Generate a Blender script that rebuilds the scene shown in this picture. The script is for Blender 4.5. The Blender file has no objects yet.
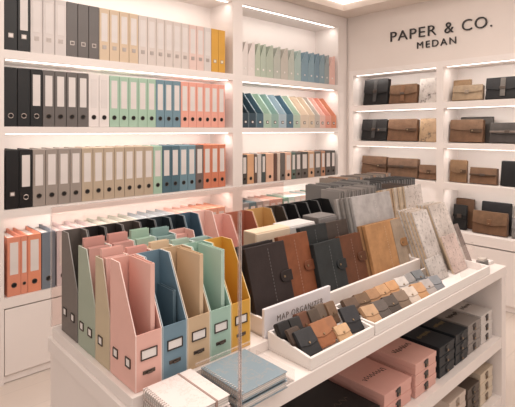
import bpy, bmesh, math, random
from mathutils import Vector, Matrix
random.seed(7)
C = bpy.context.scene.collection
PI = math.pi
R = math.radians

# ------------------------------------------------------------------ materials
DESAT = .18
def lin(h):
    h = h.lstrip('#'); o = []
    v = [int(h[i:i+2], 16) for i in (0, 2, 4)]; gr = .3*v[0]+.55*v[1]+.15*v[2]
    h = ''.join('%02x' % int(round(q+(gr-q)*DESAT)) for q in v)
    for i in (0, 2, 4):
        c = int(h[i:i+2], 16) / 255
        o.append(c/12.92 if c <= .04045 else ((c+.055)/1.055)**2.4)
    return (*o, 1)
MATS = {}
def mat(hexc, kind='plain', rough=.5, hex2=None, strength=1.0):
    key = (hexc, kind, rough, hex2, strength)
    if key in MATS: return MATS[key]
    m = bpy.data.materials.new('%s_%s' % (kind, hexc.strip('#'))); m.use_nodes = True
    nt = m.node_tree; N = nt.nodes; L = nt.links; N.clear()
    out = N.new('ShaderNodeOutputMaterial')
    MATS[key] = m
    def noise(scale, detail=3, coord='Object', rough_=.5):
        tc = N.new('ShaderNodeTexCoord'); n = N.new('ShaderNodeTexNoise')
        n.inputs['Scale'].default_value = scale; n.inputs['Detail'].default_value = detail
        n.inputs['Roughness'].default_value = rough_
        L.new(tc.outputs[coord], n.inputs['Vector']); return n
    def ramp(src, stops):
        r = N.new('ShaderNodeValToRGB'); e = r.color_ramp.elements
        e[0].position, e[0].color = stops[0]; e[1].position, e[1].color = stops[-1]
        for p, c in stops[1:-1]:
            q = e.new(p); q.color = c
        L.new(src, r.inputs['Fac']); return r
    def mul(c, k): return (min(1, c[0]*k), min(1, c[1]*k), min(1, c[2]*k), 1)
    if kind == 'emit':
        e = N.new('ShaderNodeEmission'); e.inputs['Color'].default_value = lin(hexc); e.inputs['Strength'].default_value = strength
        L.new(e.outputs[0], out.inputs[0]); return m
    if kind == 'acrylic':
        t = N.new('ShaderNodeBsdfTransparent'); t.inputs['Color'].default_value = lin(hexc)
        g = N.new('ShaderNodeBsdfGlossy'); g.inputs['Roughness'].default_value = .03
        f = N.new('ShaderNodeFresnel'); f.inputs['IOR'].default_value = 1.3
        mx = N.new('ShaderNodeMixShader'); L.new(f.outputs[0], mx.inputs[0]); L.new(t.outputs[0], mx.inputs[1]); L.new(g.outputs[0], mx.inputs[2])
        L.new(mx.outputs[0], out.inputs[0]); return m
    if kind == 'acrylic_edge':
        t = N.new('ShaderNodeBsdfTransparent'); t.inputs['Color'].default_value = (1, 1, 1, 1)
        g = N.new('ShaderNodeBsdfPrincipled'); g.inputs['Base Color'].default_value = lin(hexc); g.inputs['Roughness'].default_value = .2
        mx = N.new('ShaderNodeMixShader'); mx.inputs[0].default_value = strength; L.new(t.outputs[0], mx.inputs[1]); L.new(g.outputs[0], mx.inputs[2])
        L.new(mx.outputs[0], out.inputs[0]); return m
    b = N.new('ShaderNodeBsdfPrincipled'); L.new(b.outputs[0], out.inputs[0])
    b.inputs['Roughness'].default_value = rough
    c = lin(hexc)
    def bump(n, s, d=.002):
        u = N.new('ShaderNodeBump'); u.inputs['Strength'].default_value = s; u.inputs['Distance'].default_value = d
        L.new(n.outputs['Fac'], u.inputs['Height']); L.new(u.outputs[0], b.inputs['Normal'])
    if kind == 'plain':
        n = noise(9); r = ramp(n.outputs['Fac'], [(.3, mul(c, .95)), (.7, mul(c, 1.04))]); L.new(r.outputs[0], b.inputs['Base Color'])
    elif kind == 'paint':
        n = noise(4); r = ramp(n.outputs['Fac'], [(.3, mul(c, .98)), (.7, mul(c, 1.01))]); L.new(r.outputs[0], b.inputs['Base Color'])
    elif kind == 'metal':
        b.inputs['Base Color'].default_value = c; b.inputs['Metallic'].default_value = 1
    elif kind == 'leather':
        b.inputs['Specular IOR Level'].default_value = .3
        n = noise(14, 6, rough_=.65); r = ramp(n.outputs['Fac'], [(.25, mul(c, .68)), (.5, c), (.78, mul(c, 1.35))]); L.new(r.outputs[0], b.inputs['Base Color'])
        n2 = noise(180, 3); bump(n2, .35, .001)
    elif kind == 'card':      # pale paper with drifting ink drawings
        n = noise(48*strength, 9, rough_=.75); c2 = lin(hex2)
        r = ramp(n.outputs['Fac'], [(.37, c2), (.43, mul(c, .7)), (.47, c), (.58, mul(c, 1.02)), (.64, mul(c, .62))]); n2 = noise(9, 4); r2 = ramp(n2.outputs['Fac'], [(.4, (.62, .6, .59, 1)), (.62, (1, 1, 1, 1))])
        mx = N.new('ShaderNodeMix'); mx.data_type = 'RGBA'; mx.blend_type = 'MULTIPLY'; mx.inputs[0].default_value = .7
        L.new(r.outputs[0], mx.inputs[6]); L.new(r2.outputs[0], mx.inputs[7]); L.new(mx.outputs[2], b.inputs['Base Color'])
    elif kind == 'marble':
        n = noise(14, 8, rough_=.7); c2 = lin(hex2)
        r = ramp(n.outputs['Fac'], [(.42, c), (.495, c), (.505, c2), (.52, c), (.8, mul(c, 1.03))]); L.new(r.outputs[0], b.inputs['Base Color'])
    elif kind == 'pages':     # stacked sheet edges
        w = N.new('ShaderNodeTexWave'); tc = N.new('ShaderNodeTexCoord'); L.new(tc.outputs['Object'], w.inputs['Vector'])
        w.bands_direction = hex2 or 'X'; w.inputs['Scale'].default_value = 55; w.inputs['Distortion'].default_value = 1.2
        r = ramp(w.outputs['Fac'], [(0, mul(c, .72)), (1, c)]); L.new(r.outputs[0], b.inputs['Base Color'])
    elif kind == 'floor':
        tc = N.new('ShaderNodeTexCoord'); br = N.new('ShaderNodeTexBrick'); L.new(tc.outputs['Object'], br.inputs['Vector'])
        br.inputs['Scale'].default_value = 1; br.inputs['Brick Width'].default_value = 1.2; br.inputs['Row Height'].default_value = .2
        br.inputs['Mortar Size'].default_value = .002
        br.inputs['Color1'].default_value = c; br.inputs['Color2'].default_value = mul(c, .96); br.inputs['Mortar'].default_value = mul(c, .85)
        L.new(br.outputs['Color'], b.inputs['Base Color'])
    return m

WHITE = mat('#ece2dc', 'paint', .45)
TRAYW = mat('#efe8e3', 'paint', .35)
WALL = mat('#e8dad2', 'paint', .7)
LED = mat('#fff1e4', 'emit', strength=5)
GAP = mat('#6d5d55', 'plain', .9)
PAPER = mat('#ece5e0', 'plain', .7)
STEEL = mat('#b9aca4', 'metal', .3)
BRASS = mat('#9c8465', 'metal', .4)
DARKM = mat('#5d5049', 'metal', .4)
HOLE = mat('#0e0c0c', 'plain', .8)
ACR = mat('#fbf3f0', 'acrylic')
ACE = mat('#f8ece6', 'acrylic_edge', strength=.20)
ACP = mat('#f0d5cb', 'acrylic_edge', strength=.10)

# ------------------------------------------------------------------ mesh collector
class G:
    def __init__(s): s.v = []; s.f = []; s.m = []
    def quadbox(s, p, m=0):                       # 8 points: bottom ring then top ring
        k = len(s.v); s.v += [tuple(q) for q in p]
        for a in ((3,2,1,0),(4,5,6,7),(0,1,5,4),(1,2,6,5),(2,3,7,6),(3,0,4,7)):
            s.f.append([k+i for i in a]); s.m.append(m)
        return s
    def box(s, x0, x1, y0, y1, z0, z1, m=0):
        return s.quadbox([(x0,y0,z0),(x1,y0,z0),(x1,y1,z0),(x0,y1,z0),(x0,y0,z1),(x1,y0,z1),(x1,y1,z1),(x0,y1,z1)], m)
    def prism(s, poly, axis, a, b, m=0, rim=None):
        """poly: 2-D points in the two other axes (X:(y,z) Y:(x,z) Z:(x,y)); rim = material of the edge faces (or a list)."""
        k = len(s.v); n = len(poly)
        def pt(q, t):
            return (t, q[0], q[1]) if axis == 'X' else (q[0], t, q[1]) if axis == 'Y' else (q[0], q[1], t)
        s.v += [pt(q, a) for q in poly] + [pt(q, b) for q in poly]
        s.f.append([k+i for i in range(n)][::-1]); s.m.append(m)
        s.f.append([k+n+i for i in range(n)]); s.m.append(m)
        for i in range(n):
            j = (i+1) % n
            s.f.append([k+i, k+j, k+n+j, k+n+i]); s.m.append(m if rim is None else rim[i] if isinstance(rim, (list, tuple)) else rim)
        return s
    def tube(s, pts, r, n=6, m=0, closed=False):
        pts = [Vector(p) for p in pts]; k = len(s.v); P = len(pts)
        for i, p in enumerate(pts):
            a = pts[(i-1) % P] if (closed or i > 0) else p; b = pts[(i+1) % P] if (closed or i < P-1) else p
            d = (b-a).normalized(); u = d.cross(Vector((0,0,1)))
            if u.length < .05: u = d.cross(Vector((1,0,0)))
            u.normalize(); w = d.cross(u)
            for j in range(n):
                t = 2*PI*j/n; s.v.append(tuple(p + (u*math.cos(t)+w*math.sin(t))*r))
        for i in range(P if closed else P-1):
            i2 = (i+1) % P
            for j in range(n):
                j2 = (j+1) % n
                s.f.append([k+i*n+j, k+i*n+j2, k+i2*n+j2, k+i2*n+j]); s.m.append(m)
        if not closed:
            s.f.append([k+j for j in range(n)][::-1]); s.m.append(m)
            s.f.append([k+(P-1)*n+j for j in range(n)]); s.m.append(m)
        return s
    def disc(s, c, r, axis='Y', h=.001, n=16, m=0):
        poly = [(c[0]+r*math.cos(2*PI*i/n), c[2]+r*math.sin(2*PI*i/n)) for i in range(n)] if axis == 'Y' else \
               [(c[0]+r*math.cos(2*PI*i/n), c[1]+r*math.sin(2*PI*i/n)) for i in range(n)]
        t = c[1] if axis == 'Y' else c[2]
        return s.prism(poly, axis, t-h/2, t+h/2, m)
    def mesh(s, name, mats, bevel=0, seg=2):
        me = bpy.data.meshes.new(name)
        me.from_pydata(s.v, [], s.f); me.polygons.foreach_set('material_index', s.m)
        bm = bmesh.new(); bm.from_mesh(me); bmesh.ops.recalc_face_normals(bm, faces=bm.faces)
        if bevel:
            es = [e for e in bm.edges if len(e.link_faces) == 2 and e.calc_face_angle(0) > .5]
            bmesh.ops.bevel(bm, geom=es, offset=bevel, segments=seg, profile=.5, affect='EDGES', clamp_overlap=True)
        bm.to_mesh(me); bm.free()
        for mm in (mats if isinstance(mats, (list, tuple)) else [mats]): me.materials.append(mm)
        return me
CACHE = {}
def cached(key, fn):
    if key not in CACHE: CACHE[key] = fn()
    return CACHE[key]

def put(name, me, parent=None, loc=(0,0,0), rot=(0,0,0)):
    o = bpy.data.objects.new(name, me); C.objects.link(o); o.location = loc; o.rotation_euler = rot
    if parent is not None: o.parent = parent
    return o
def part(name, g, mats, parent, bevel=0, loc=(0,0,0), rot=(0,0,0), label=None):
    o = put(name, g.mesh(name, mats, bevel), parent, loc, rot)
    if label: o['label'] = label
    return o
def tag(o, label, cat, group=None):
    o['label'] = label; o['category'] = cat
    if group: o['group'] = group
    return o
def thing(name, label, cat, loc, rot=(0,0,0), group=None):
    return tag(put(name, None, None, loc, rot), label, cat, group)
def struct(name, g, mats):
    o = put(name, g.mesh(name, mats)); o['kind'] = 'structure'; return o
def area(name, loc, rot, sx, sy, power, col=(1, .93, .87)):
    d = bpy.data.lights.new(name, 'AREA'); d.shape = 'RECTANGLE'; d.size = sx; d.size_y = sy; d.energy = power; d.color = col
    o = bpy.data.objects.new(name, d); C.objects.link(o); o.location = loc; o.rotation_euler = rot; return o
ORD = 'first second third fourth fifth sixth seventh eighth ninth tenth eleventh twelfth thirteenth fourteenth fifteenth sixteenth seventeenth eighteenth nineteenth twentieth'.split()
NUM = 'zero one two three four five six seven eight nine ten eleven twelve thirteen fourteen fifteen sixteen seventeen eighteen nineteen twenty'.split()
def run_labels(runs, noun, place, post):
    out = []; prev = post
    for c, n in runs:
        for i in range(n):
            if n == 1: out.append('%s %s right after the %s, %s' % (c, noun, prev, place))
            else: out.append('%s %s, %s of %s counted from the %s, %s' % (c, noun, ORD[i], NUM[n], prev, place))
        prev = c.split(' with ')[0].split(' lever')[0] + (' ones' if n > 1 else ' one')
    return out

# ------------------------------------------------------------------ room shell
struct('floor', G().box(-2.5, 3.96, -2.5, 3.06, -.06, 0), mat('#d8c8bc', 'floor', .35))
g = G()
X0, X1, Y0, Y1, ZC = -.6, 3.445, -1.2, 2.56, 2.44
g.box(-2.5, X0, -2.5, 3.06, ZC, ZC+.05).box(X1, 3.96, -2.5, 3.06, ZC, ZC+.05).box(X0, X1, Y1, 3.06, ZC, ZC+.05).box(X0, X1, -2.5, Y0, ZC, ZC+.05)
g.box(X0-.02, X1+.02, Y0-.02, Y1+.02, ZC+.2, ZC+.25)
g.box(X0-.05, X0, Y0, Y1, ZC+.05, ZC+.2).box(X1, X1+.05, Y0, Y1, ZC+.05, ZC+.2).box(X0, X1, Y1, Y1+.05, ZC+.05, ZC+.2).box(X0, X1, Y0-.05, Y0, ZC+.05, ZC+.2)
struct('ceiling', g, mat('#e9d8cc', 'paint', .8))
struct('cove_led_1', G().box(X0, X1, Y1-.012, Y1-.001, ZC+.06, ZC+.1).box(X1-.012, X1-.001, Y0, Y1-.02, ZC+.06, ZC+.1), mat('#fff0e6', 'emit', strength=3.5))  # emissive strip for the cove LED and the brightly lit tray sides
struct('wall_back', G().box(-2.5, 3.96, 3.005, 3.06, 0, ZC), WALL)
struct('wall_right', G().box(3.70, 3.96, -2.5, 3.005, 1.917, ZC).box(3.955, 3.99, -2.5, 3.005, 0, ZC).box(3.692, 3.955, 2.66, 3.005, 0, 1.917).box(3.70, 3.955, -2.5, .80, 0, 1.917), WALL)

# ------------------------------------------------------------------ binder shelving along the left
YF = 2.70
su = thing('shelving_unit', 'white two-bay shelving wall of colourful binders above plain white cabinet doors', 'shelving', (0, 0, 0))
part('back_panel', G().box(.60, 3.685, 2.985, 3.003, 0, 2.437), WHITE, su)
for a, b in ((.60, .674), (2.248, 2.344), (3.55, 3.685)):
    part('upright', G().box(a, b, YF, 2.985, 0, 2.437), WHITE, su)
SH = ((1.73, 1.777), (1.329, 1.368), (.879, .924), (.402, .455))
BAY = ((.674, 2.248), (2.344, 3.55))
for a, b in BAY:
    part('fascia', G().box(a, b, YF, 2.985, 2.33, 2.437), WHITE, su)
    for z0, z1 in SH:
        part('shelf', G().box(a, b, YF, 2.985, z0, z1), WHITE, su)
    for z in (2.33, 1.73, 1.329, .879):
        part('led_strip', G().box(a+.02, b-.02, YF+.035, YF+.05, z-.003, z), LED, su)
        area('shelf_light', ((a+b)/2, YF+.05, z-.012), (R(28), 0, 0), b-a-.06, .03, (1.5 if z > 2 else 2.1)*(b-a)/1.4)
    n = 2
    for i in range(n):
        w = (b-a)/n
        part('cabinet_door', G().box(a+.004+i*w, a+w*(i+1)-.004, YF+.002, YF+.03, .045, .394), WHITE, su, .002)
    part('toe_kick', G().box(a, b, YF+.012, YF+.04, .004, .04), WHITE, su)
    part('gap_shade', G().box(a, b, YF+.034, YF+.05, .04, .4), GAP, su)  # dark sheet just behind the doors, painted shade for the door gaps

def binder_body(w, h, d, hexc):
    def f():
        g = G(); t = .0035
        g.prism([(-w/2, 0), (w/2, 0), (w/2, d), (w/2-t, d), (w/2-t, .006), (-w/2+t, .006), (-w/2+t, d), (-w/2, d)], 'Z', 0, h)
        return g.mesh('binder_cover', mat(hexc, 'plain', .42), .0015, 1)
    return cached(('bind', w, h, d, hexc), f)
def binder(name, x, z, w, hexc, label, group, style='ring', lab=True, h=.318, d=.272, y=YF+.012, paper='#e9e2dd', labh='#ded5d0', thin=False):
    w = round(w, 3)
    t = thing(name, label, 'binder', (x, y, z+.001), (0, 0, 0), group)
    put('cover', binder_body(w, h, d, hexc), t)
    put('paper_block', cached(('pap', w, h, d, paper), lambda: G().box(-w/2+.005, w/2-.005, .014, d-.008, .004, h-.022).mesh('paper_block', mat(paper, 'pages', .8, 'X'))), t)
    if lab:
        lz0, lz1 = (.115*h/.318, .288*h/.318)
        lw = w*.31
        put('spine_label', cached(('lab', w, h, labh), lambda: G().box(-lw, lw, -.0012, .001, lz0, lz1).mesh('spine_label', mat(labh, 'plain', .35), .0004, 1)), t)
    if style == 'ring':
        def ring():
            g = G(); rr = .0125*min(1, w/.06)
            g.tube([(rr*math.cos(k*PI/8), -.0012, .058*h/.318+rr*math.sin(k*PI/8)) for k in range(16)], .0022, 6, 0, True)
            g.disc((0, -.0006, .058*h/.318), rr, 'Y', .0012, 16, 1)
            return g.mesh('finger_ring', [DARKM if hexc != '#131213' else STEEL, HOLE])
        put('finger_ring', cached(('ring', w, h, hexc == '#131213'), ring), t)
    elif style == 'plate':
        pl = {'#131213': '#e6ddd8', '#67605c': '#6a5f58', '#e0a02c': '#f0e2c4'}.get(hexc, '#b5a9a2')
        put('index_plate', cached(('plate', w, h, pl), lambda: G().box(-.0125, .0125, -.0022, .001, .068, .092).box(-.0085, .0085, -.003, -.002, .0725, .0875, 1).mesh('index_plate', [STEEL, mat(pl, 'plain', .4)])), t)
    return t

BLK, DGR, LGR, TAN, BEI, PNK, MUS = '#131213', '#67605c', '#d6ccc7', '#d9bd9c', '#d9cac2', '#e5c4ba', '#e0a02c'
SAG, BLU, SAL, WHT = '#a3c4ab', '#6d919f', '#f0a18d', '#e6dcd7'
def row(runs, x0, x1, z, noun, place, post, group, style, nolab=(), plates=()):
    n = sum(r[1] for r in runs); names = run_labels([(r[0], r[1]) for r in runs], noun, place, post)
    pitch = (x1-x0)/n; i = 0
    for c, k, hx in runs:
        for _ in range(k):
            binder('lever_arch_binder', x0+pitch*(i+.5), z, pitch-.002, hx, names[i], group, 'plate' if i in plates else style, i not in nolab)
            i += 1
row([('black', 2, BLK), ('light grey', 3, LGR), ('charcoal grey', 3, DGR), ('sandy tan', 4, TAN), ('pale beige', 6, BEI), ('powder pink', 2, PNK), ('greyish white', 1, LGR), ('mustard yellow', 2, MUS)],
    .677, 2.182, 1.777, 'binder', 'top shelf', 'end post', 'binders on the top shelf', 'plate', (0, 5, 6, 7, 21, 22))
row([('black', 3, BLK), ('charcoal grey', 4, DGR), ('off-white', 2, WHT), ('mint green', 5, SAG), ('dusty blue', 3, BLU), ('salmon pink', 6, SAL)],
    .677, 2.179, 1.368, 'binder', 'second shelf', 'end post', 'binders on the second shelf', 'ring', (0, 1))
row([('black', 2, BLK), ('warm grey', 4, '#9d9086'), ('light brown', 7, '#bda88e'), ('sage green', 1, SAG), ('deep teal blue', 2, '#4b6d7c'), ('dusty blue', 2, BLU), ('purplish brown', 1, '#74615c'), ('burnt orange', 3, '#dc7b57')],
    .683, 2.186, .924, 'binder', 'third shelf', 'end post', 'binders on the third shelf', 'ring', (0,), (0,))
# lowest shelf: orange and blue-grey binders, then pale and pink ones beyond the display table
OR4 = '#e58a6a'
xs = [(.726, .066, OR4, 'burnt orange binder with an open top beside the end post, lowest shelf'),
      (.777, .034, OR4, 'narrow orange binder between two wide orange ones, lowest shelf'),
      (.830, .069, '#ea8a64', 'wide orange binder next to the blue-grey one, lowest shelf'),
      (.905, .074, '#6f7a86', 'blue-grey binder next to the wide orange one, lowest shelf')]
for x, w, hx, lb in xs:
    binder('lever_arch_binder', x, .455, w, hx, lb, 'binders on the lowest shelf', 'ring', hx != '#6f7a86')
runs4 = [('pale lilac', 3, '#d6c8cb'), ('light sage', 4, '#c7d0c4'), ('powder blue', 4, '#b4c6cf'), ('light pink', 3, '#eec3b7'), ('pale orange', 3, '#efa98d')]
nm = run_labels([(a, b) for a, b, _ in runs4], 'binder', 'lowest shelf', 'blue-grey one'); i = 0
for c, k, hx in runs4:
    for _ in range(k):
        binder('lever_arch_binder', .985+.0725*i, .455, .07, hx, nm[i], 'binders on the lowest shelf', 'ring', True, paper='#f2ece8'); i += 1
# second bay, third shelf: slim spines
b3 = [(2.35, 2.403, '#4c4540', 'dark charcoal', 1), (2.405, 2.476, '#e0a577', 'light orange', 0), (2.478, 2.512, '#6d5348', 'dark brown', 1), (2.514, 2.558, '#cfc6bf', 'grey-white', 0), (2.56, 2.606, '#44504f', 'dark teal', 1),
      (2.608, 2.697, '#e5b294', 'wide peach', 0), (2.70, 2.738, '#6b4a3d', 'reddish brown', 0), (2.74, 2.776, '#d8bfae', 'pale beige', 0), (2.778, 2.833, '#6a645f', 'smoky grey', 0), (2.836, 2.912, '#e0b096', 'salmon beige', 1),
      (2.914, 2.967, '#587065', 'bottle green', 1), (2.969, 3.036, '#69625d', 'stone grey', 1), (3.038, 3.13, '#5f5853', 'wide slate grey', 1), (3.132, 3.218, '#cfa27d', 'caramel', 1), (3.221, 3.309, '#6c6560', 'ash grey', 1),
      (3.311, 3.371, '#b9805f', 'terracotta', 1), (3.374, 3.457, '#59524e', 'graphite', 1), (3.459, 3.522, '#55504c', 'near-black end', 1)]
for a, b, hx, cn, lb in b3:
    binder('slim_folder', (a+b)/2, .924, b-a-.003, hx, '%s slim folder standing on the third shelf of the far bay' % cn, 'slim folders in the far bay', 'ring' if b-a > .05 else None, bool(lb), h=.232, d=.2)
b4 = ['#8b8d90', '#5f7f8a', '#a89f9a', '#cbb6ac', '#d9a595', '#e3b3a2', '#7fa492', '#c3d3c8', '#d9cfc8', '#e7c9bc', '#9fb3b4', '#d2c3bb', '#88a898', '#e3d6cf', '#d7b8aa']
nb4 = 'slate grey,teal,pale taupe,beige pink,dusty rose,pale coral,leaf green,milky green,ivory,blush,misty blue,oatmeal,fern green,cream white,rose beige'.split(',')
for i, (hx, cn) in enumerate(zip(b4, nb4)):
    binder('lever_arch_binder', 2.39+.075*i, .455, .072, hx, '%s binder seen from above on the lowest shelf of the far bay' % cn, 'binders on the lowest shelf of the far bay', 'ring', True, paper='#e6e2de')

# ------------------------------------------------------------------ magazine holders
def tint(hexc, k):
    h = hexc.strip('#'); r = [int(h[i:i+2], 16) for i in (0, 2, 4)]
    return '#%02x%02x%02x' % tuple(int(min(255, v+(255-v)*k)) if k > 0 else int(v*(1+k)) for v in r)
def holder_body(w, d, h, fh, flat, hexc, edge):
    def f():
        g = G(); t = .0028; fl = d*flat
        side = [(0, 0), (d, 0), (d, h), (d-fl, h), (0, fh)]
        for a, b in ((-w/2, -w/2+t), (w/2-t, w/2)):
            g.prism(side, 'X', a, b, 0, [0, 0, 1, 1, 1])
        g.box(-w/2+t, w/2-t, 0, t, 0, fh); g.box(-w/2+t, w/2-t, d-t, d, 0, h); g.box(-w/2+t, w/2-t, t, d-t, 0, t)
        return g.mesh('holder_body', [mat(hexc, 'plain', .5), mat(edge, 'plain', .6)])
    return cached(('hold', w, d, h, fh, flat, hexc, edge), f)
def label_frame_mesh(w, h):
    def f():
        g = G(); t = .0022
        g.box(-w/2, w/2, -.0025, .001, 0, t).box(-w/2, w/2, -.0025, .001, h-t, h).box(-w/2, -w/2+t, -.0025, .001, t, h-t).box(w/2-t, w/2, -.0025, .001, t, h-t)
        return g.mesh('label_frame', DARKM)
    return cached(('lf', w, h), f)
def card_mesh(w, h):
    return cached(('cd', w, h), lambda: G().box(-w/2+.003, w/2-.003, -.001, .001, .003, h-.003).mesh('label_card', PAPER))
def clip_mesh(w):
    def f():
        g = G().box(-w/2, w/2, -.002, .001, 0, .009).box(-w*.22, w*.22, -.006, -.002, .001, .006)
        return g.mesh('finger_pull', DARKM, .0008, 1)
    return cached(('clip', w), f)
def holder(x, y, z, w, d, h, fh, hexc, label, group, rot=0, frame=True, side=0, flat=.36, dot=False, edge=None):
    t = thing('magazine_holder', label, 'magazine holder', (x, y, z+.001), (0, 0, rot), group)
    put('body', holder_body(round(w, 4), d, h, fh, flat, hexc, edge or tint(hexc, .45)), t)
    if frame:
        fw = min(.046, w*.62)
        fr = put('label_frame', label_frame_mesh(fw, .026), t, (0, -.0005, fh*.53)); put('label_card', card_mesh(fw, .026), fr)
        put('finger_pull', clip_mesh(fw*.75), t, (0, -.0005, fh*.27))
    for k in range(side):
        yy = d*(.27+.5*k) if side == 2 else d*.62
        fr = put('side_label_frame', label_frame_mesh(.026, .024), t, (-w/2-.0003, yy, fh*.36), (0, 0, -PI/2)); put('label_card', card_mesh(.026, .024), fr)
    if dot:
        if rot: put('spine_stud', cached(('dot', 1), lambda: G().disc((0, 0, 0), .008, 'Y', .003).mesh('spine_stud', PAPER)), t, (w/2+.001, d*.5, .06), (0, 0, PI/2))
        else: put('spine_stud', cached(('sq', 1), lambda: G().box(-.013, .013, -.002, .001, -.012, .012).box(-.008, .008, -.0035, -.002, -.007, .007, 1).mesh('spine_stud', [DARKM, PAPER])), t, (0, 0, .045))
    return t
# far bay, top shelf: spines to the front
B1 = [('#e3d8d1', 'ivory'), ('#e6dad3', 'off-white'), ('#b9c4ad', 'wide sage'), ('#b6c3b0', 'sage grey'), ('#b3bfac', 'muted sage'), ('#b9bdb0', 'stone green'), ('#c6bfb3', 'greige'), ('#bcc3b6', 'pale olive grey'),
      ('#a9c2bb', 'pale teal'), ('#7f9fb0', 'steel blue'), ('#86a5b4', 'light steel blue'), ('#7796a8', 'denim blue'), ('#88a3ae', 'slate blue'), ('#9aa5a6', 'blue grey'), ('#ecbcae', 'pink')]
x = 2.353; e1 = [2.353, 2.415, 2.491, 2.613, 2.697, 2.784, 2.876, 2.954, 3.04, 3.138, 3.22, 3.292, 3.369, 3.434, 3.535]
e1 = [2.353, 2.415, 2.491, 2.55, 2.613, 2.697, 2.784, 2.876, 2.954, 3.04, 3.138, 3.22, 3.292, 3.369, 3.434, 3.525]
for i, (hx, cn) in enumerate(B1):
    a, b = e1[i], e1[i+1]
    holder(a+.002, YF+.012+.11, 1.777, .21, b-a-.004, .272, .165, hx, '%s magazine holder with a sloped top on the far top shelf' % cn, 'magazine holders on the far top shelf', -PI/2, False, 0, .3, True)
B2 = [('#2f4350', 'dark navy'), ('#344c5b', 'ink blue'), ('#486a7c', 'petrol blue'), ('#a9c6b2', 'mint'), ('#93b8ae', 'sea green'), ('#a8c0cc', 'ice blue'), ('#557d92', 'ocean blue'), ('#b7cdb8', 'celery green'),
      ('#e4d0b8', 'cream'), ('#e2cbb2', 'sand'), ('#c9beb3', 'mushroom grey'), ('#efbfb0', 'blush pink'), ('#ef9f8a', 'coral'), ('#e58e6b', 'orange')]
e2 = [2.353, 2.417, 2.5, 2.581, 2.667, 2.757, 2.849, 2.937, 3.026, 3.135, 3.223, 3.295, 3.369, 3.454, 3.54]
for i, (hx, cn) in enumerate(B2):
    a, b = e2[i], e2[i+1]
    holder((a+b)/2, YF+.012, 1.368, b-a-.004, .23, .29, .115, hx, '%s magazine holder open to the front on the far second shelf' % cn, 'magazine holders on the far second shelf', 0, False, 0, .3, True)

# ------------------------------------------------------------------ satchel shelving on the right
XF = 3.665
ru = thing('shelving_unit', 'white display shelving of leather bags below the black shop name', 'shelving', (0, 0, 0))
part('back_panel', G().box(3.938, 3.953, .80, 2.656, 0, 1.914), WHITE, ru)
for a, b in ((2.611, 2.656), (1.728, 1.786), (.80, .85)):
    part('upright', G().box(XF, 3.938, a, b, 0, 1.914), WHITE, ru)
SR = ((1.867, 1.914), (1.528, 1.58), (1.2, 1.245), (.87, .92), (.46, .534))
for a, b in ((1.786, 2.611), (.85, 1.728)):
    for k, (z0, z1) in enumerate(SR):
        part('shelf', G().box(XF, 3.938, a, b, z0, z1), WHITE, ru)
        if k < 4:
            part('led_strip', G().box(XF+.03, XF+.036, a+.02, b-.02, z0-.003, z0), LED, ru)
            area('shelf_light', (XF+.05, (a+b)/2, z0-.012), (0, R(-28), 0), .03, b-a-.06, .95)
    part('cabinet_door', G().box(XF+.002, XF+.03, a+.003, b-.003, .05, .45), WHITE, ru, .002)
    part('toe_kick', G().box(XF+.02, XF+.05, a, b, .003, .045), WHITE, ru)
    part('gap_shade', G().box(XF+.034, XF+.05, a, b, .045, .46), GAP, ru)  # same painted gap shade, a dark sheet close behind the doors

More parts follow.
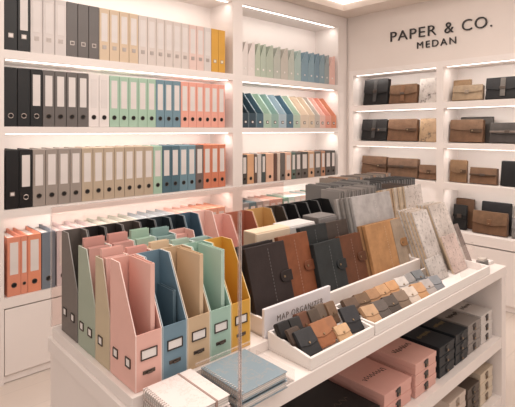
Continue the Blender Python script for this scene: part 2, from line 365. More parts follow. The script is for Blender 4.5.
def satchel(y0, y1, z, h, hexc, label, style='strap', d=.06, lean=6, x=None, flap=.5, strap=None, kind='bag', curved=True, group='leather bags on the display shelves'):
    """stands on a shelf of the right-hand wall; y0 > y1 are its two ends"""
    w = abs(y0-y1)-.006; xc = XF+.045 if x is None else x; hexc = tint(hexc, -.3)
    t = thing('leather_satchel', label, kind, (xc+d+.03, (y0+y1)/2, z+.0015), (R(-lean), 0, -PI/2), group)
    M = mat(hexc, 'leather', .5); S = mat(strap or tint(hexc, -.28), 'leather', .5)
    # local: x across, -y to the viewer, z up; origin at the rear bottom edge
    g = G().quadbox([(-w/2,-d,0),(w/2,-d,0),(w/2,0,0),(-w/2,0,0),(-w/2*.97,-d*.75,h*.985),(w/2*.97,-d*.75,h*.985),(w/2*.97,0,h),(-w/2*.97,0,h)])
    part('body', g, M, t, .006)
    if style != 'plain':
        zb = h*(1-flap); n = 10
        low = [(-w/2*.98+w*.98*i/n, zb-(.09*h*math.sin(PI*i/n) if curved else 0)) for i in range(n+1)]
        poly = low + [(w/2*.97, h*1.004), (-w/2*.97, h*1.004)]
        g = G()
        def yf(zz): return -d + d*.25*(zz/h)
        k = len(g.v); m_ = len(poly)
        g.v += [(px, yf(pz)-.008, pz) for px, pz in poly] + [(px, yf(pz)-.001, pz) for px, pz in poly]
        g.f.append(list(range(m_))); g.f.append([m_+i for i in range(m_)][::-1]); g.m += [0, 0]
        for i in range(m_):
            j = (i+1) % m_; g.f.append([i, j, m_+j, m_+i]); g.m.append(0)
        part('flap', g, mat(tint(hexc, .06), 'leather', .48), t, .002)
        def strip(x0, x1, z0, z1, off, th=.005):
            return G().quadbox([(x0, yf(z0)-off-th, z0), (x1, yf(z0)-off-th, z0), (x1, yf(z0)-off+.001, z0), (x0, yf(z0)-off+.001, z0), (x0, yf(z1)-off-th, z1), (x1, yf(z1)-off-th, z1), (x1, yf(z1)-off+.001, z1), (x0, yf(z1)-off+.001, z1)])
        if style in ('strap', 'both'):
            s_ = part('strap', strip(-.018, .018, h*.12, h*.97, .008), S, t, .002)
            part('buckle', strip(-.021, .021, h*.46, h*.58, .013, .004), DARKM, s_, .002)
        if style in ('tab', 'both'):
            s_ = part('strap', strip(w*.14, w*.485, h*.42, h*.58, .008), S, t, .002)
            part('stud', strip(w*.18, w*.18+.012, h*.475, h*.475+.012, .013, .004), BRASS, s_, .002)
        if style == 'belt':
            s_ = part('strap', strip(-w*.49, w*.49, h*.5, h*.6, .008), S, t, .002)
            part('buckle', strip(-.018, .018, h*.47, h*.63, .013, .004), DARKM, s_, .002)
        if style == 'lock':
            s_ = part('clasp', strip(-.016, .016, h*.4, h*.66, .008, .006), S, t, .003)
            part('stud', strip(-.005, .005, h*.45, h*.5, .014, .003), BRASS, s_, .001)
    return t
BB, BR, BR2, DGB = '#1d1b1b', '#9a6844', '#a5714b', '#5a4f49'
def artboard(y0, y1, z, h, base, ink, label, d=.022, x=None):
    w = abs(y0-y1)-.008; xc = XF+.05 if x is None else x
    t = thing('art_book', label, 'book', (xc+d+.05, (y0+y1)/2, z+.0015), (R(-9), 0, -PI/2), 'printed books on the bag shelves')
    part('cover', G().box(-w/2, w/2, -d, 0, 0, h).prism([(-w/2+.004, .004), (w/2-.002, .004), (w/2-.002, h-.004), (-w/2+.004, h-.004)], 'Y', -d-.0005, -d+.001, 0), mat(base, 'card', .6, ink, .4), t, .002)
    part('page_block', G().box(-w/2+.004, w/2+.0015, -d+.004, -.004, .004, h-.004), mat('#cdbfae', 'pages', .8, 'Y'), t)
z1, z2, z3, z4 = 1.58, 1.245, .92, .534
satchel(2.557, 2.29, z1, .243, BB, 'black satchel with a narrow centre strap on the top shelf by the corner', 'strap', strap='#3d3a39')
satchel(2.28, 2.002, z1, .172, '#94633f', 'brown leather satchel beside the black one on the top shelf', 'strap', flap=.45, strap='#7a5134')
artboard(2.0, 1.80, z1, .215, '#c2b8b0', '#3d3733', 'pale grey book with a small dark drawing on the top shelf')
satchel(1.722, 1.565, z1, .185, '#c79a6c', 'upright tan leather pouch behind the paler bag, top shelf', 'plain', d=.03, x=XF+.11)
satchel(1.70, 1.45, z1, .125, '#d8b48a', 'pale tan bag with a grey flap leaning before the tan pouch', 'lock', d=.05, flap=.42, strap='#8d7a69', lean=12)
satchel(1.435, 1.17, z1, .168, '#2c2a2b', 'black briefcase with a metal lock strap on the top shelf', 'strap', strap='#6d6660')
satchel(2.58, 2.297, z2, .2, BB, 'black satchel with a side tab on the second shelf by the corner', 'both', strap='#3d3a39')
satchel(2.297, 2.002, z2, .198, BR, 'brown satchel with a side tab next to the black one, second shelf', 'tab', flap=.42)
artboard(1.998, 1.80, z2, .203, '#b3906a', '#565452', 'book with a mottled tan and grey cover on the second shelf')
satchel(1.675, 1.40, z2, .212, '#5e534c', 'dark grey flat bag standing behind the brown satchel, second shelf', 'plain', d=.03, x=XF+.13)
satchel(1.719, 1.448, z2, .183, '#9b6a47', 'brown satchel with long side tabs in front of the dark grey bag', 'tab', flap=.4)
satchel(1.403, 1.14, z2, .155, DGB, 'grey-brown satchel with a tan clasp on the second shelf', 'belt', strap='#75655a')
satchel(2.58, 2.305, z3, .178, '#8d5f3f', 'brown satchel with a short side tab on the third shelf by the corner', 'tab', flap=.38)
satchel(2.30, 1.995, z3, .172, '#94694a', 'wide faded brown satchel with a thin belt, third shelf', 'belt', flap=.44)
satchel(1.99, 1.80, z3, .125, '#9c6b47', 'small brown satchel with a curved flap, third shelf beside the post', 'lock', flap=.5)
satchel(1.728-.01, 1.572, z3, .182, '#ad7b51', 'upright light brown pouch with a loop tab on the third shelf', 'tab', d=.035)
satchel(1.556, 1.345, z3, .128, '#9c6a45', 'small brown satchel between the upright pouch and the black folder', 'belt', flap=.4)
satchel(1.325, 1.12, z3, .195, '#1f1d1e', 'tall black leather folder standing on the third shelf', 'plain', d=.03)
satchel(1.77-.05, 1.56, z4, .245, '#8a5c3d', 'brown flat bag standing behind two black ones, lowest shelf', 'plain', d=.03, x=XF+.15)
satchel(1.70, 1.585, z4, .2, '#232122', 'narrow black bag with a flap in front of the brown flat bag', 'belt', d=.035, x=XF+.07)
satchel(1.505, 1.268, z4, .245, '#2b292b', 'black folder bag standing behind the brown envelope bag, lowest shelf', 'plain', d=.03, x=XF+.13)
satchel(1.535, 1.27, z4, .175, '#94633f', 'brown envelope bag with a pointed flap on the lowest shelf', 'lock', d=.05, flap=.52, strap='#7a5134')
satchel(1.245, 1.07, z4, .15, '#a39b95', 'grey canvas pouch at the far end of the lowest bag shelf', 'lock', d=.05, strap='#c9a070')
satchel(2.25, 1.98, z4, .19, '#8f6040', 'brown satchel half hidden behind the display table cards, lowest shelf', 'belt')

# ------------------------------------------------------------------ shop sign
def text_mesh(txt, size_w, size_h, depth, m, space=1.12, bold=0.0):
    cu = bpy.data.curves.new('t', 'FONT'); cu.body = txt; cu.space_character = space; cu.extrude = .02; cu.offset = bold
    o = bpy.data.objects.new('t', cu); C.objects.link(o)
    dg = bpy.context.evaluated_depsgraph_get(); dg.update()
    me = bpy.data.meshes.new_from_object(o.evaluated_get(dg)); bpy.data.objects.remove(o)
    xs = [v.co.x for v in me.vertices]; ys = [v.co.y for v in me.vertices]; zs = [v.co.z for v in me.vertices]
    for v in me.vertices:
        v.co = Vector(((v.co.x-min(xs))/(max(xs)-min(xs))*size_w-size_w/2, (v.co.y-min(ys))/(max(ys)-min(ys))*size_h, (v.co.z-min(zs))/(max(zs)-min(zs))*depth))
    me.materials.clear(); me.materials.append(m); return me
INK = mat('#241f1d', 'plain', .4)
SIGN_WORDS = (('PAPER', 2.226, 1.799, .085, .012), ('&', 1.729, 1.655, .087, .010), ('CO.', 1.587, 1.359, .088, .007))
sg = thing('shop_sign', 'black raised shop name lettering on the wall above the bag shelves', 'sign', (3.699, 1.79, 2.13), (PI/2, 0, -PI/2))
for wd, ya, yb, hh, dz in SIGN_WORDS:
    put('name_lettering', text_mesh(wd, abs(ya-yb), hh, .012, INK, 1.12, -.006), sg, (1.79-(ya+yb)/2, dz, 0))
put('city_lettering', text_mesh('MEDAN', .335, .056, .012, INK, 1.3, -.004), sg, (-.012, -.084, 0))

# ------------------------------------------------------------------ display island
ZT = .685; ZP = .715
isl = thing('display_island', 'white display island with raised plinth and open shelves of boxes', 'display table', (0, 0, 0))
IX0, IX1, IY0, IY1 = .512, 2.43, .827, 1.545
part('counter_top', G().box(IX0, IX1, IY0, IY1, ZT-.045, ZT), WHITE, isl, .002)
part('plinth', G().box(.523, .972, 1.0, IY1-.01, ZT, ZP).box(.972, 2.40, 1.16, IY1-.01, ZT, ZP), WHITE, isl, .0015)
part('end_panel', G().box(IX0+.006, .56, IY0+.01, IY1-.01, 0, ZT-.045), WHITE, isl, label='end panel beside the coloured magazine holders')
part('end_panel', G().box(2.372, 2.424, IY0+.002, IY1-.01, 0, ZT-.045), WHITE, isl)
part('partition', G().box(.56, 2.372, 1.19, 1.205, .0, ZT-.045), WHITE, isl)
part('shelf', G().box(.56, 2.372, IY0+.004, 1.19, .30, .35), WHITE, isl)
part('base_shelf', G().box(.56, 2.372, IY0+.004, 1.19, 0.002, .066), WHITE, isl)
# riser under the leather notebooks
rs = tag(put('display_riser', G().box(.977, 1.96, 1.03, 1.042, ZT, .767).box(.977, .987, 1.042, 1.155, ZT, .767).box(1.95, 1.96, 1.042, 1.155, ZT, .767).box(.987, 1.95, 1.042, 1.155, ZT, .745).mesh('display_riser', WHITE)),
         'long white riser holding the leaning leather notebooks', 'riser')

# clear acrylic panels
tag(put('acrylic_guard', G().box(.523, 1.6, 1.5415, 1.5445, ZT+.031, 1.10).box(.521, .5245, 1.539, 1.547, ZT+.031, 1.10, 1).box(.5245, 1.6, 1.5405, 1.5455, 1.099, 1.102, 1).mesh('acrylic_guard', [ACR, ACE])),
    'tall clear acrylic panel along the back of the display island', 'panel')
ad = thing('acrylic_divider', 'clear acrylic divider with a slim upright between the marbled and blue notebooks', 'divider', (.69, .80, ZT))
part('upright', G().box(-.0015, .0015, 0, .009, .001, .478).box(-.0017, .0017, -.0012, 0, .001, .478, 1).box(-.0017, .0017, .009, .0102, .001, .478, 1), [ACR, ACE], ad)
part('low_side', G().box(-.002, .002, .0102, .18, .001, .010).box(-.0022, .0022, .0102, .18, .010, .0115, 1), [ACP, ACE], ad)
part('back_lip', G().box(.002, .19, .18, .183, .001, .06).box(.002, .19, .1798, .1832, .06, .062, 1), [ACP, ACE], ad)

# ------------------------------------------------------------------ magazine holders on the island
PK, BL, TN, MT, MU = '#efb3a4', '#6d8fa3', '#d3b28a', '#9fc7b4', '#e2a42d'
HX = [.5375, .612, .687, .762, .8365, .911]
fr = [(PK, 'pink', 2), (BL, 'dusty blue', 0), (TN, 'tan', 0), (MT, 'mint green', 0), (MU, 'mustard yellow', 0)]
GF = 'magazine holders on the display island'
def folder(x, y, z, w, t, h, hexc, label, rz=0, lean=0, group='paper folders standing in the holders', tab=None):
    o = thing('paper_folder', label, 'folder', (x, y, z+.004), (R(lean), 0, rz), group)
    part('cover', G().box(-w/2, w/2, 0, .0018, 0, h).box(-w/2, w/2, t-.0018, t, 0, h).box(-w/2, -w/2+.0015, .0018, t-.0018, 0, h), mat(hexc, 'plain', .6), o)
    part('sheets', G().box(-w/2+.003, w/2-.003, .0024, t-.0024, .002, h-.006), mat(tint(hexc, .3), 'pages', .8, 'Y'), o)
    return o
D1 = .135
for i, (hx, cn, sd) in enumerate(fr):
    holder((HX[i]+HX[i+1])/2, 1.013, ZP, HX[i+1]-HX[i]-.0015, D1, .297, .137, hx, '%s magazine holder in the front row of the display island' % cn, GF, 0, True, sd)
folder(HX[1]-.013, 1.083, ZP+.004, .112, .012, .292, '#efb8aa', 'pink folder standing upright inside the front pink holder', PI/2)
folder(HX[3]-.013, 1.083, ZP+.004, .112, .012, .288, '#dcbc95', 'tan folder standing upright inside the front tan holder', PI/2)
folder(HX[4]-.013, 1.083, ZP+.004, .112, .012, .287, '#b2d0c0', 'pale mint folder standing upright inside the front mint holder', PI/2)
folder(HX[2]-.011, 1.09, ZP+.004, .08, .009, .2, '#55707f', 'dark blue folder low inside the front blue holder', PI/2)
r2 = [('#c9b491', 'khaki', 1), (PK, 'pink', 0), ('#e3c59c', 'cream', 0), ('#a9c4b6', 'pale mint', 0), ('#93b3b3', 'teal grey', 0)]
f2 = [('#efb3a6', 'pink', .300), ('#ecaca0', 'rose pink', .29), ('#e6cba6', 'cream', .293), ('#b9d0c0', 'pale mint', .287), ('#a5c3bd', 'sea green', .28)]
for i, (hx, cn, sd) in enumerate(r2):
    holder((HX[i]+HX[i+1])/2, 1.153, ZP, HX[i+1]-HX[i]-.0015, .088, .285, .14, hx, '%s magazine holder in the second row of the display island' % cn, GF, 0, False, sd, .5)
    fx, fn, fh = f2[i]
    for k, (nm_, dy, dh) in enumerate((('taller', .062, 0), ('shorter', .035, -.02))):
        folder((HX[i]+HX[i+1])/2+.002, 1.153+dy, ZP+.004, .062, .014, fh+dh, tint(fx, .12*k), '%s %s folder in the second-row %s holder' % (nm_, fn, cn))
r3 = [('#9fac96', 'sage green', 2), ('#e2a598', 'dusty pink', 0), ('#a3c0ae', 'mint', 0), ('#88a8a6', 'teal', 0), ('#e6b3a6', 'light pink', 0)]
f3 = [('#dc9c90', 'dusky pink', .308), ('#dc9c90', 'deep rose', .309), ('#a5c8b2', 'mint', .31), ('#86aaa6', 'dull teal', .304), ('#e7b1a5', 'light pink', .27)]
for i, (hx, cn, sd) in enumerate(r3):
    holder((HX[i]+HX[i+1])/2, 1.245, ZP, HX[i+1]-HX[i]-.0015, .116, .292, .14, hx, '%s magazine holder in the third row of the display island' % cn, GF, 0, False, sd, .5)
    fx, fn, fh = f3[i]
    for k, (nm_, dy, dh) in enumerate((('taller', .09, 0), ('shorter', .055, -.022))):
        folder((HX[i]+HX[i+1])/2+.002, 1.245+dy, ZP+.004, .062, .014, fh+dh, tint(fx, .1*k), '%s %s folder in the third-row %s holder' % (nm_, fn, cn))
e4 = [.5375, .60, .66, .72, .785, .843, .905, .965, 1.03, 1.10, 1.19, 1.31, 1.42, 1.495, 1.575, 1.655, 1.735, 1.825]
c4 = [('#6e655f', 'warm grey'), ('#2b2827', 'soft black'), ('#3a3431', 'brown-black'), ('#564c47', 'dark taupe'), ('#1f2022', 'jet black'), ('#233039', 'blue-black'), ('#25343e', 'midnight'), ('#47657a', 'petrol'), ('#f0c4b8', 'pale blush'), ('#efb0a2', 'rose'), ('#b7644a', 'rust'), ('#cf9a55', 'ochre'), ('#4a3b30', 'espresso'), ('#1a191a', 'black'), ('#1a191a', 'black'), ('#1a191a', 'black'), ('#1a191a', 'black')]
bk = 0
for i, (hx, cn) in enumerate(c4):
    a, b = e4[i], e4[i+1]
    if cn == 'black':
        lb = 'black magazine holder, %s beyond the espresso one in the back row' % ORD[bk]; bk += 1
    else: lb = '%s magazine holder in the back row of the display island' % cn
    holder((a+b)/2, 1.37, ZP, b-a-.002, .125, .315 if i < 9 else .29, .15, hx, lb, GF, 0, False, 2 if i == 0 else 0, .4, edge=tint(hx, .3))

# ------------------------------------------------------------------ notebooks lying in front
def notebook_flat(x0, x1, y0, y1, z, t, cov, label, group, band=None):
    o = thing('spiral_notebook', label, 'notebook', (x0, y0, z), group=group)
    w, d = x1-x0, y1-y0
    part('cover', G().box(0, w, 0, d, t-.0025, t).box(0, w, 0, d, 0, .0025), cov, o, .0008)
    part('page_block', G().box(.004, w-.003, .003, d-.003, .0027, t-.0027), mat('#e9e2dc', 'pages', .8, 'Z'), o)
    g = G(); n = int(d/.0085)
    for k in range(n):
        yy = .008+(d-.016)*k/(n-1)
        g.tube([(.005+.0085*math.cos(q), yy, t/2+(t/2+.003)*math.sin(q)) for q in [2*PI*j/10 for j in range(10)]], .0009, 5, 0, True)
    part('spiral_binding', g, STEEL, o)
    if band: part('elastic_band', G().box(w*.70, w*.74, -.0006, d+.0006, -.0004, t+.0008), mat(band, 'plain', .6), o)
    return o
MAR = mat('#efe3dd', 'marble', .35, '#e3cabf')
BLM = mat('#8297a3', 'marble', .35, '#a89a92')
notebook_flat(.547, .684, .80+.03, .992, ZT+.001, .022, MAR, 'white marbled spiral notebook underneath its twin on the counter', 'marbled notebooks')
notebook_flat(.545, .682, .80+.03, .990, ZT+.028, .022, MAR, 'white marbled spiral notebook with brown elastic, on top of its twin', 'marbled notebooks', '#a98a7e')
notebook_flat(.706, .858, .812, .968, ZT+.006, .019, BLM, 'blue-grey spiral notebook underneath its twin beside the acrylic divider', 'blue notebooks')
notebook_flat(.703, .855, .810, .975, ZT+.031, .019, BLM, 'blue-grey spiral notebook on top of its twin beside the acrylic divider', 'blue notebooks')
tag(put('acrylic_tray', G().box(.697, .90, .829, .979, ZT, ZT+.005).box(.90, .903, .829, .979, ZT, ZT+.03).mesh('acrylic_tray', [ACP])), 'shallow clear tray under the blue spiral notebooks', 'tray')

# ------------------------------------------------------------------ sign and wallet trays
def tray(x0, x1, y0, y1, z, hf, hb, label):
    g = G(); t = .009
    g.box(x0, x1, y0, y1, z, z+.008)
    g.box(x0, x1, y0, y0+t, z+.008, z+hf); g.box(x0, x1, y1-t, y1, z+.008, z+hb)
    for a in (x0, x1-t): g.prism([(y0+t, z+.008), (y1-t, z+.008), (y1-t, z+hb), (y0+t, z+hf)], 'X', a, a+t)
    return tag(put('display_tray', g.mesh('display_tray', TRAYW, .0012, 1)), label, 'tray')
tray(.972, 1.283, .832, 1.004, ZT+.0005, .034, .055, 'small white tray of dark and brown wallets before the lettered sign')
tray(1.29, 2.235, .832, 1.012, ZT+.0005, .038, .045, 'long white tray of small leather pouches along the counter edge')
ms = thing('counter_sign', 'white standing sign lettered MAP ORGANIZER behind the wallet tray', 'sign', (1.127, 1.0125, ZT+.0005))
part('board', G().box(-.160, .160, 0, .011, 0, .118), mat('#e9e3e6', 'paint', .3), ms, .001)
put('lettering', text_mesh('MAP ORGANIZER', .222, .0185, .0012, mat('#6a5444', 'plain', .5), 1.25, -.02), ms, (.006, -.0002, .068), (PI/2, 0, 0))

def wallet(x, y, z, w, h, t, hexc, label, lean=-42, rz=0, group='wallets in the small tray', stud=True, name='leather_wallet', cat='wallet'):
    """leans back; origin at its lower front edge"""
    o = thing(name, label, cat, (x, y, z), (R(lean), 0, R(rz)), group)
    M = mat(hexc, 'leather', .5)
    part('body', G().box(-w/2, w/2, 0, t, 0, h), M, o, min(.005, t*.35))
    part('flap', G().prism([(-w/2+.001, h*.42), (-w*.1, h*.36), (w*.1, h*.36), (w/2-.001, h*.42), (w/2-.001, h-.003), (-w/2+.001, h-.003)], 'Y', -.0025, .001), mat(tint(hexc, .05), 'leather', .48), o, .001)
    if stud: part('stud', G().disc((0, -.0035, h*.45), .0035, 'Y', .003, 10), BRASS, o)
    return o
W = [(.998, .93, '#232223', 'black wallet at the sign end of the back row', .062), (1.046, .928, '#2c2b2b', 'black wallet second in the back row', .064), 
     (1.094, .94, '#6c3f2b', 'reddish brown wallet behind the front brown ones', .064), (1.137, .932, '#54443a', 'dark brown wallet in the middle of the back row', .064),
     (1.185, .945, '#6b584a', 'grey-brown wallet near the far end of the back row', .064), (1.228, .936, '#7d5c43', 'light brown wallet at the far end of the back row', .062)]
for k, (x, y, hx, lb, w) in enumerate(W):
    wallet(x, y, ZT+.026, w-.016, .074, .022, hx, lb + ', small tray', -32)
wallet(1.000, .884, ZT+.024, .05, .075, .010, '#4a382e', 'dark brown wallet tucked behind the front black one, small tray', -40)
wallet(1.022, .858, ZT+.019, .074, .08, .012, '#2a2a2c', 'large black wallet with a brass stud, front of the small tray', -44, -2)
wallet(1.100, .868, ZT+.019, .068, .078, .013, '#a05f38', 'cinnamon brown wallet next to the large black one, small tray', -44, -2)
wallet(1.145, .872, ZT+.025, .05, .07, .010, '#9a5f3c', 'chestnut wallet behind the small tan one, small tray', -44, -3)
wallet(1.173, .855, ZT+.018, .062, .05, .010, '#cda172', 'small tan wallet at the front of the small tray', -46, -3)
wallet(1.240, .864, ZT+.019, .070, .084, .011, '#2d2d30', 'upright black wallet with a stud leaning at the tray end', -40, -10)
fr_ = [('#b98e66', 'tan'), ('#5a5048', 'dark taupe'), ('#4a4038', 'dark brown'), ('#7d6552', 'grey-brown'), ('#c9b5a5', 'pale beige'), ('#c08c5c', 'caramel'), ('#c8935f', 'honey'), ('#d1a57a', 'light tan'), ('#a89f9a', 'stone grey'), ('#8f8e90', 'cool grey'), ('#7c7f84', 'blue-grey'), ('#717379', 'slate')]
bk_ = [('#5d4534', 'dark brown'), ('#6f5138', 'walnut'), ('#a87850', 'brown'), ('#c29163', 'sandy'), ('#b5906e', 'beige-brown'), ('#c98f5c', 'amber'), ('#d9bfa5', 'cream'), ('#c9c1bb', 'pale grey'), ('#8d8a89', 'grey'), ('#6d7176', 'steel grey'), ('#595d63', 'charcoal'), ('#75777b', 'smoke grey')]
for i, (fi, bi) in enumerate(zip((0, 1, 2, 3, 4, 5, 8, 10), (0, 1, 2, 3, 5, 7, 8, 9))):
    hx, cn = fr_[fi]
    wallet(1.345+.067*i, .860, ZT+.02, .064, .068, .017, hx, '%s pouch in the front row of the long tray' % cn, -52, random.uniform(-14, -4), 'pouches in the long tray', i % 2 == 0, 'leather_pouch', 'pouch')
    hx, cn = bk_[bi]
    wallet(1.340+.068*i, .934, ZT+.026, .065, .066, .018, hx, '%s pouch in the back row of the long tray' % cn, -48, random.uniform(-10, 4), 'pouches in the long tray', i % 2 == 1, 'leather_pouch', 'pouch')

# ------------------------------------------------------------------ leather notebooks leaning on the riser
ZR = .747
def journal(x0, x1, y, z, h, t, hexc, label, lean=-17, clasp='tab', stitch=.55, patch=None, group='leather notebooks on the riser'):
    w = x1-x0
    o = thing('leather_notebook', label, 'notebook', ((x0+x1)/2, y, z), (R(lean), 0, 0), group)
    M = mat(hexc, 'leather', .5)
    part('cover', G().box(-w/2, w/2, 0, .004, 0, h).box(-w/2, w/2, t-.004, t, 0, h).box(-w/2, -w/2+.004, .004, t-.004, 0, h), M, o, .0015)
    part('page_block', G().box(-w/2+.005, w/2-.004, .0045, t-.0045, .004, h-.005), mat('#cdb9a2' if hexc[1] not in '234' else '#3b332e', 'pages', .8, 'Y'), o)
    if stitch:
        sx = -w/2+w*stitch; g = G()
        n = int(h*.94/.011)
        for k in range(n): g.box(sx-.0008, sx+.0008, -.0007, .0005, h*.03+.011*k, h*.03+.011*k+.006)
        part('stitching', g, mat(tint(hexc, .35), 'plain', .7), o)
    if patch: part('cover_patch', G().box(w/2*.38, w/2-.002, -.0025, .001, .002, h-.002), mat(patch, 'leather', .6), o, .001)
    if clasp == 'tab':
        c = part('closure_tab', G().prism([(w/2-.032+.018*math.cos(q), h*.48+.018*math.sin(q)) for q in [PI/2+PI*k/8 for k in range(9)]] + [(w/2+.006, h*.48-.018), (w/2+.006, h*.48+.018)], 'Y', -.006, .0005), mat(tint(hexc, -.12), 'leather', .5), o, .0015)
        part('stud', G().disc((w/2-.034, -.007, h*.48), .004, 'Y', .003, 12), BRASS, c)
    if clasp == 'knob':
        part('stud', G().disc((w*.08, -.003, h*.48), .006, 'Y', .006, 12), mat(tint(hexc, -.35), 'plain', .4), o)
    return o
journal(.962, 1.14, 1.098, ZR, .226, .022, '#2c2422', 'black-brown leather notebook at the rear of the first pair on the riser', -14, None, 0)
journal(.984, 1.166, 1.062, ZR, .226, .024, '#302624', 'large black-brown leather notebook with a tab, first on the riser', -16, 'tab', .55)
journal(1.158, 1.312, 1.085, ZR, .232, .02, '#854627', 'rust brown leather notebook with a tab between the two dark ones', -15, 'tab', .52)
journal(1.30, 1.455, 1.112, ZR, .24, .02, '#272b2d', 'dark slate leather notebook standing taller behind its twin', -14, None, .55)
journal(1.312, 1.47, 1.064, ZR, .185, .022, '#292e30', 'dark slate leather notebook with a tab in front of its taller twin', -15, 'tab', .55)
journal(1.462, 1.60, 1.122, ZR, .235, .018, '#473a34', 'dark brown notebook standing behind the chestnut one', -13, None, .5)
journal(1.477, 1.618, 1.075, ZR, .185, .022, '#673820', 'chestnut brown leather notebook with a tab beside the tan one', -14, 'tab', .52)
for k in range(4):
    journal(1.632-.014*k, 1.935-.014*k, 1.100+.017*k, ZR, .325-.004*k, .014, ['#a8a29f', '#8e8883', '#7d7671', '#9a938e'][k], ['large pale grey notebook with a stitched seam behind the tan pouch', 'mid grey notebook second in the leaning grey stack', 'dark grey notebook third in the leaning grey stack', 'light grey notebook rearmost in the leaning grey stack'][k], -13, 'knob' if k == 0 else None, .55 if k == 0 else 0)
journal(1.625, 1.90, 1.078, ZR, .205, .01, '#946a43', 'caramel folder directly behind the tan leather pouch', -15, None, 0)
journal(1.642, 1.925, 1.058, ZR, .208, .016, '#b37e4b', 'tan leather pouch with a grey end panel leaning on the riser', -15, 'tab', .5, '#9b8672')

# stacks behind the notebooks
def file_stack(x0, x1, y0, y1, z, h, hexc, label, name='paper_stack', cat='paper stack', band='X'):
    o = thing(name, label, cat, (x0, y0, z), group=None)
    part('sheets', G().box(0, x1-x0, 0, y1-y0, 0, h), mat(hexc, 'pages', .85, band), o, .004)
    part('cover_board', G().box(.004, x1-x0-.004, -.004, 0, 0, h-.006), mat(tint(hexc, .15), 'plain', .7), o)
    return o
file_stack(1.105, 1.285, 1.205, 1.27, ZP+.001, .268, '#e3c8a8', 'cream wrapped stack of paper behind the rust brown notebook')
file_stack(1.295, 1.45, 1.22, 1.31, ZP+.001, .262, '#d2ccc8', 'pale grey stack of paper beside the cream stack')
file_stack(1.462, 1.585, 1.215, 1.30, ZP+.001, .275, '#77706c', 'dark grey stack of files behind the dark brown notebook')

def slab_row(x0, x1, y0, y1, z, h, n, cols, label, group):
    p = (x1-x0)/n
    for k in range(n):
        hx = cols[k % len(cols)]; hh = h+random.uniform(-.006, .004)
        o = thing('document_folder', label % ORD[k], 'folder', (x0+p*k, y0+random.uniform(0, .006), z), (0, 0, 0), group)
        part('cover', G().box(0, .0022, 0, y1-y0, 0, hh).box(p-.0035, p-.0013, 0, y1-y0, 0, hh).box(.0022, p-.0035, y1-y0-.003, y1-y0, 0, hh), mat(hx, 'plain', .7), o)
        part('sheets', G().box(.0026, p-.0039, .004, y1-y0-.004, 0.001, hh-.008), mat(tint(hx, .25), 'pages', .85, 'X'), o)
slab_row(1.838, 2.16, 1.385, 1.50, ZP+.001, .33, 18, ['#8f8883', '#7c7570', '#999089', '#867e79'], 'mid grey document folder, %s after the black holders in the back row', 'grey folders in the back row')
slab_row(2.17, 2.31, 1.30, 1.50, ZP+.001, .30, 6, ['#4d4a49', '#5b5654'], 'charcoal document folder, %s beyond the mid grey ones', 'charcoal folders in the back row')

# second table behind the island with rows of folders
bt = thing('display_table', 'low white table of grey folders behind the display island', 'display table', (0, 0, 0))
part('table_top', G().box(2.0, 3.12, 1.585, 1.95, .66, .70), WHITE, bt, .002)
for x in (2.0, 3.08): part('end_panel', G().box(x, x+.04, 1.60, 1.94, 0, .66), WHITE, bt)
slab_row(2.0, 2.42, 1.60, 1.75, .701, .335, 18, ['#6d6a68', '#85807c', '#5a5857', '#78736f'], 'grey folder, %s in the near row on the table behind the island', 'grey folders on the rear table')
slab_row(2.425, 2.98, 1.60, 1.75, .701, .325, 18, ['#4b4948', '#55514f', '#403f3f'], 'dark grey folder, %s in the far part of the rear table row', 'dark folders on the rear table')
slab_row(2.34, 2.98, 1.79, 1.93, .701, .335, 20, ['#8a7b70', '#a08f82', '#6f665f', '#b08468', '#8f857d'], 'brownish folder, %s in the rearmost row of the table behind the island', 'brown folders on the rear table')

# ------------------------------------------------------------------ illustrated cards at the far end
def card_board(x0, x1, y, z, h, t, lean, base, ink, label, rz=0):
    o = thing('map_card', label, 'card', ((x0+x1)/2, y, z), (R(lean), 0, R(rz)), 'illustrated cards at the island end')
    w = x1-x0
    part('board', G().box(-w/2, w/2, 0, t, 0, h), mat(base, 'card', .6, ink), o, .001)
    part('backing', G().box(-w/2-.001, w/2-.006, t, t+.006, .002, h-.002), mat('#c9ad8e', 'plain', .8), o)
    return o
IVO = ['#d9d0c9', '#cfc0b1', '#d5c9c0', '#cab8a6', '#d8cfc8']
for k in range(5):
    card_board(1.966-.001*k, 2.100-.001*k, .965+.018*k, ZT+.006+.003*k, .30-.003*k, .007, -21, IVO[k], '#8b7d74', 'illustrated white card, %s from the front in the near leaning stack' % ORD[k])
for k in range(4):
    card_board(2.128-.002*k, 2.298-.002*k, .958+.018*k, ZT+.006+.003*k, .315-.003*k, .007, -22, IVO[(k+2) % 5], '#94877f', 'illustrated white card, %s from the front in the far leaning stack' % ORD[k])
card_board(2.08, 2.215, .925, ZT+.012, .17, .006, -22, '#dcc2b8', '#8a7770', 'small pinkish card standing in front of the two leaning stacks')
card_board(1.885, 2.03, .93, ZT+.012, .10, .006, -24, '#cbc3bc', '#6f6762', 'small grey patterned card in front of the near leaning stack')
for k in range(6):
    card_board(2.19-.026*k, 2.36-.026*k, 1.19+.016*k, ZP+.001, .345-.004*k, .006, -8, ['#ded3cb', '#d5bfa6', '#d9c8b5', '#cfae8d', '#d8c7b6', '#c6a582'][k], '#a0836a', 'tall illustrated card, %s from the front in the upright stack behind' % ORD[k])
card_board(2.308, 2.362, .962, ZT+.001, .2, .006, -22, '#8d7b74', '#3e3431', 'narrow dark patterned card at the end of the leaning stacks')
slab_row(2.315, 2.395, 1.30, 1.45, ZP+.001, .33, 4, ['#5c4a41', '#3d3a3a', '#6a5044'], 'dark brown folder, %s at the far end of the island back row', 'dark folders at the island end')
ah = thing('acrylic_card_stand', 'clear slanted acrylic sheet in front of the small pinkish card', 'card stand', (2.10, .855, ZT+.009))
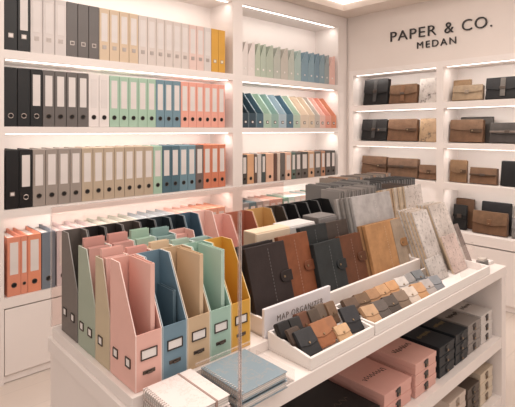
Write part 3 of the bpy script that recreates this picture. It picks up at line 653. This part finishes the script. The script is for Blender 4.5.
part('front_panel', G().quadbox([(-.10,.0,.001),(.115,.0,.001),(.115,.003,.001),(-.10,.003,.001),(-.10,.045,.13),(.115,.045,.13),(.115,.048,.13),(-.10,.048,.13)]), ACP, ah)
for k, (x, y, rz) in enumerate(((2.372, 1.03, 8), (2.375, .905, -4))):
    o = thing('paper_pile', ['pile of white printed sheets lying at the island corner', 'small pile of white cards nearest the island corner'][k], 'paper', (x, y, ZT+.001), (0, 0, R(rz)))
    part('sheets', G().box(-.05, .05, -.018, .018, 0, .014), mat('#e9e1dc', 'card', .7, '#b9a89c'), o, .001)
    part('top_sheet', G().box(-.046, .046, -.016, .016, .0143, .0156), PAPER, o)
o = thing('card_box', 'small grey box of cards beside the leaning cards', 'box', (2.275, .882, ZT+.001))
part('box', G().box(-.024, .024, -.02, .02, 0, .045), mat('#77736f', 'plain', .6), o, .002)
part('cards', G().box(-.02, .02, -.015, .015, .044, .055), mat('#cfc3b8', 'pages', .8, 'X'), o)

# ------------------------------------------------------------------ gift boxes on the island shelves
def squiggle(w, d, z, seed, r=.0016):
    rnd = random.Random(seed); g = G(); pts = []
    n = 26
    for k in range(n): pts.append((-w*.36+w*.72*k/(n-1), .011*math.sin(k*1.9+seed)+.004*rnd.uniform(-1, 1), z))
    return g.tube(pts, r, 4)
def gift_box(x0, x1, y0, y1, z, h, hexc, label, group, ink='#2b2320', closure='#3a3230'):
    w, d = x1-x0, y1-y0
    o = thing('gift_box', label, 'box', ((x0+x1)/2, y0, z), group=group)
    M = mat(hexc, 'plain', .5)
    part('base', G().box(-w/2+.002, w/2-.002, .002, d-.002, 0, h*.5), M, o, .0015)
    part('lid', G().box(-w/2, w/2, 0, d, h*.5+.0006, h), M, o, .0018)
    part('printed_script', squiggle(w, d, h+.0002, int(x0*100), .0013), mat(ink, 'plain', .5), o, loc=(0, d*.4, 0))
    c = part('closure', G().box(-.011, .011, -.003, .001, h*.2, h*.86).box(-.02, .004, -.002, .001, h*.62, h*.8), mat(closure, 'plain', .4), o, .0008)
    part('stud', G().disc((0, -.004, h*.36), .0045, 'Y', .003, 10), BRASS, c)
LV3 = ['bottom', 'middle', 'top']
def stack(x0, x1, y0, y1, z, h, n, hexc, cn, place, ink='#2b2320', clo='#3a3230'):
    for k in range(n):
        lv = LV3[k] if n == 3 else ['lower', 'upper'][k]
        gift_box(x0, x1, y0, y1, z+.001+(h+.0008)*k, h, hexc, '%s gift box, %s of its stack, %s' % (cn, lv, place), 'gift boxes on the island shelves', ink, clo)
ZS = .35
stack(1.392, 1.575, .862, 1.12, ZS, .044, 2, '#e3a497', 'pink', 'beside the lone black box')
stack(1.592, 1.756, .855, 1.12, ZS, .042, 3, '#e5a99b', 'pink', 'next to the navy boxes')
stack(1.79, 1.925, .858, 1.12, ZS, .041, 3, '#131c25', 'navy', 'next to the pink boxes', '#8a7650', '#141a20')
stack(1.94, 2.062, .86, 1.12, ZS, .042, 3, '#161f27', 'navy', 'next to the grey boxes', '#8a7650', '#141a20')
stack(2.072, 2.202, .862, 1.12, ZS, .043, 3, '#8f8781', 'warm grey', 'middle shelf')
stack(2.214, 2.345, .862, 1.12, ZS, .044, 3, '#d2cac4', 'off-white', 'beside the island end panel', '#6a5f58')
gift_box(1.06, 1.375, .868, 1.13, ZS+.001, .06, '#181718', 'flat black gift box at the near end of the middle shelf', 'gift boxes on the island shelves', '#5a4a3a', '#0e0d0d')
stack(2.205, 2.35, .862, 1.12, .066, .049, 3, '#d6c3a9', 'cream', 'low by the end panel', '#6a5540', '#77634d')
stack(2.065, 2.19, .862, 1.12, .066, .043, 3, '#5b4d42', 'dark brown', 'bottom shelf', '#8a7650', '#2a231e')
stack(1.885, 2.045, .862, 1.12, .066, .048, 3, '#d3bfaf', 'beige', 'bottom shelf', '#8a7a6c', '#a08d7d')

# ------------------------------------------------------------------ light and camera
w = bpy.data.worlds.new('World'); bpy.context.scene.world = w; w.use_nodes = True
w.node_tree.nodes['Background'].inputs[0].default_value = (1, .92, .87, 1)
w.node_tree.nodes['Background'].inputs[1].default_value = .78
area('ceiling_fill', (1.4, .7, ZC+.18), (0, 0, 0), 3.2, 2.8, 58)  # unseen fill lamps added inside the ceiling tray
area('ceiling_fill', (1.6, 1.2, ZC+.10), (0, 0, 0), .5, .5, 10)

cam = bpy.data.cameras.new('camera'); co = bpy.data.objects.new('camera', cam); C.objects.link(co)
cam.sensor_width = 36; cam.sensor_fit = 'HORIZONTAL'; cam.lens = 36*461/515
cam.shift_y = -(203.5-130)/515; cam.clip_start = .02
co.location = (0, 0, 1.35); co.rotation_euler = (PI/2, 0, R(47.18-90))
sc = bpy.context.scene; sc.camera = co
sc.view_settings.view_transform = 'Standard'
sc.view_settings.look = 'None'
sc.view_settings.exposure = .03
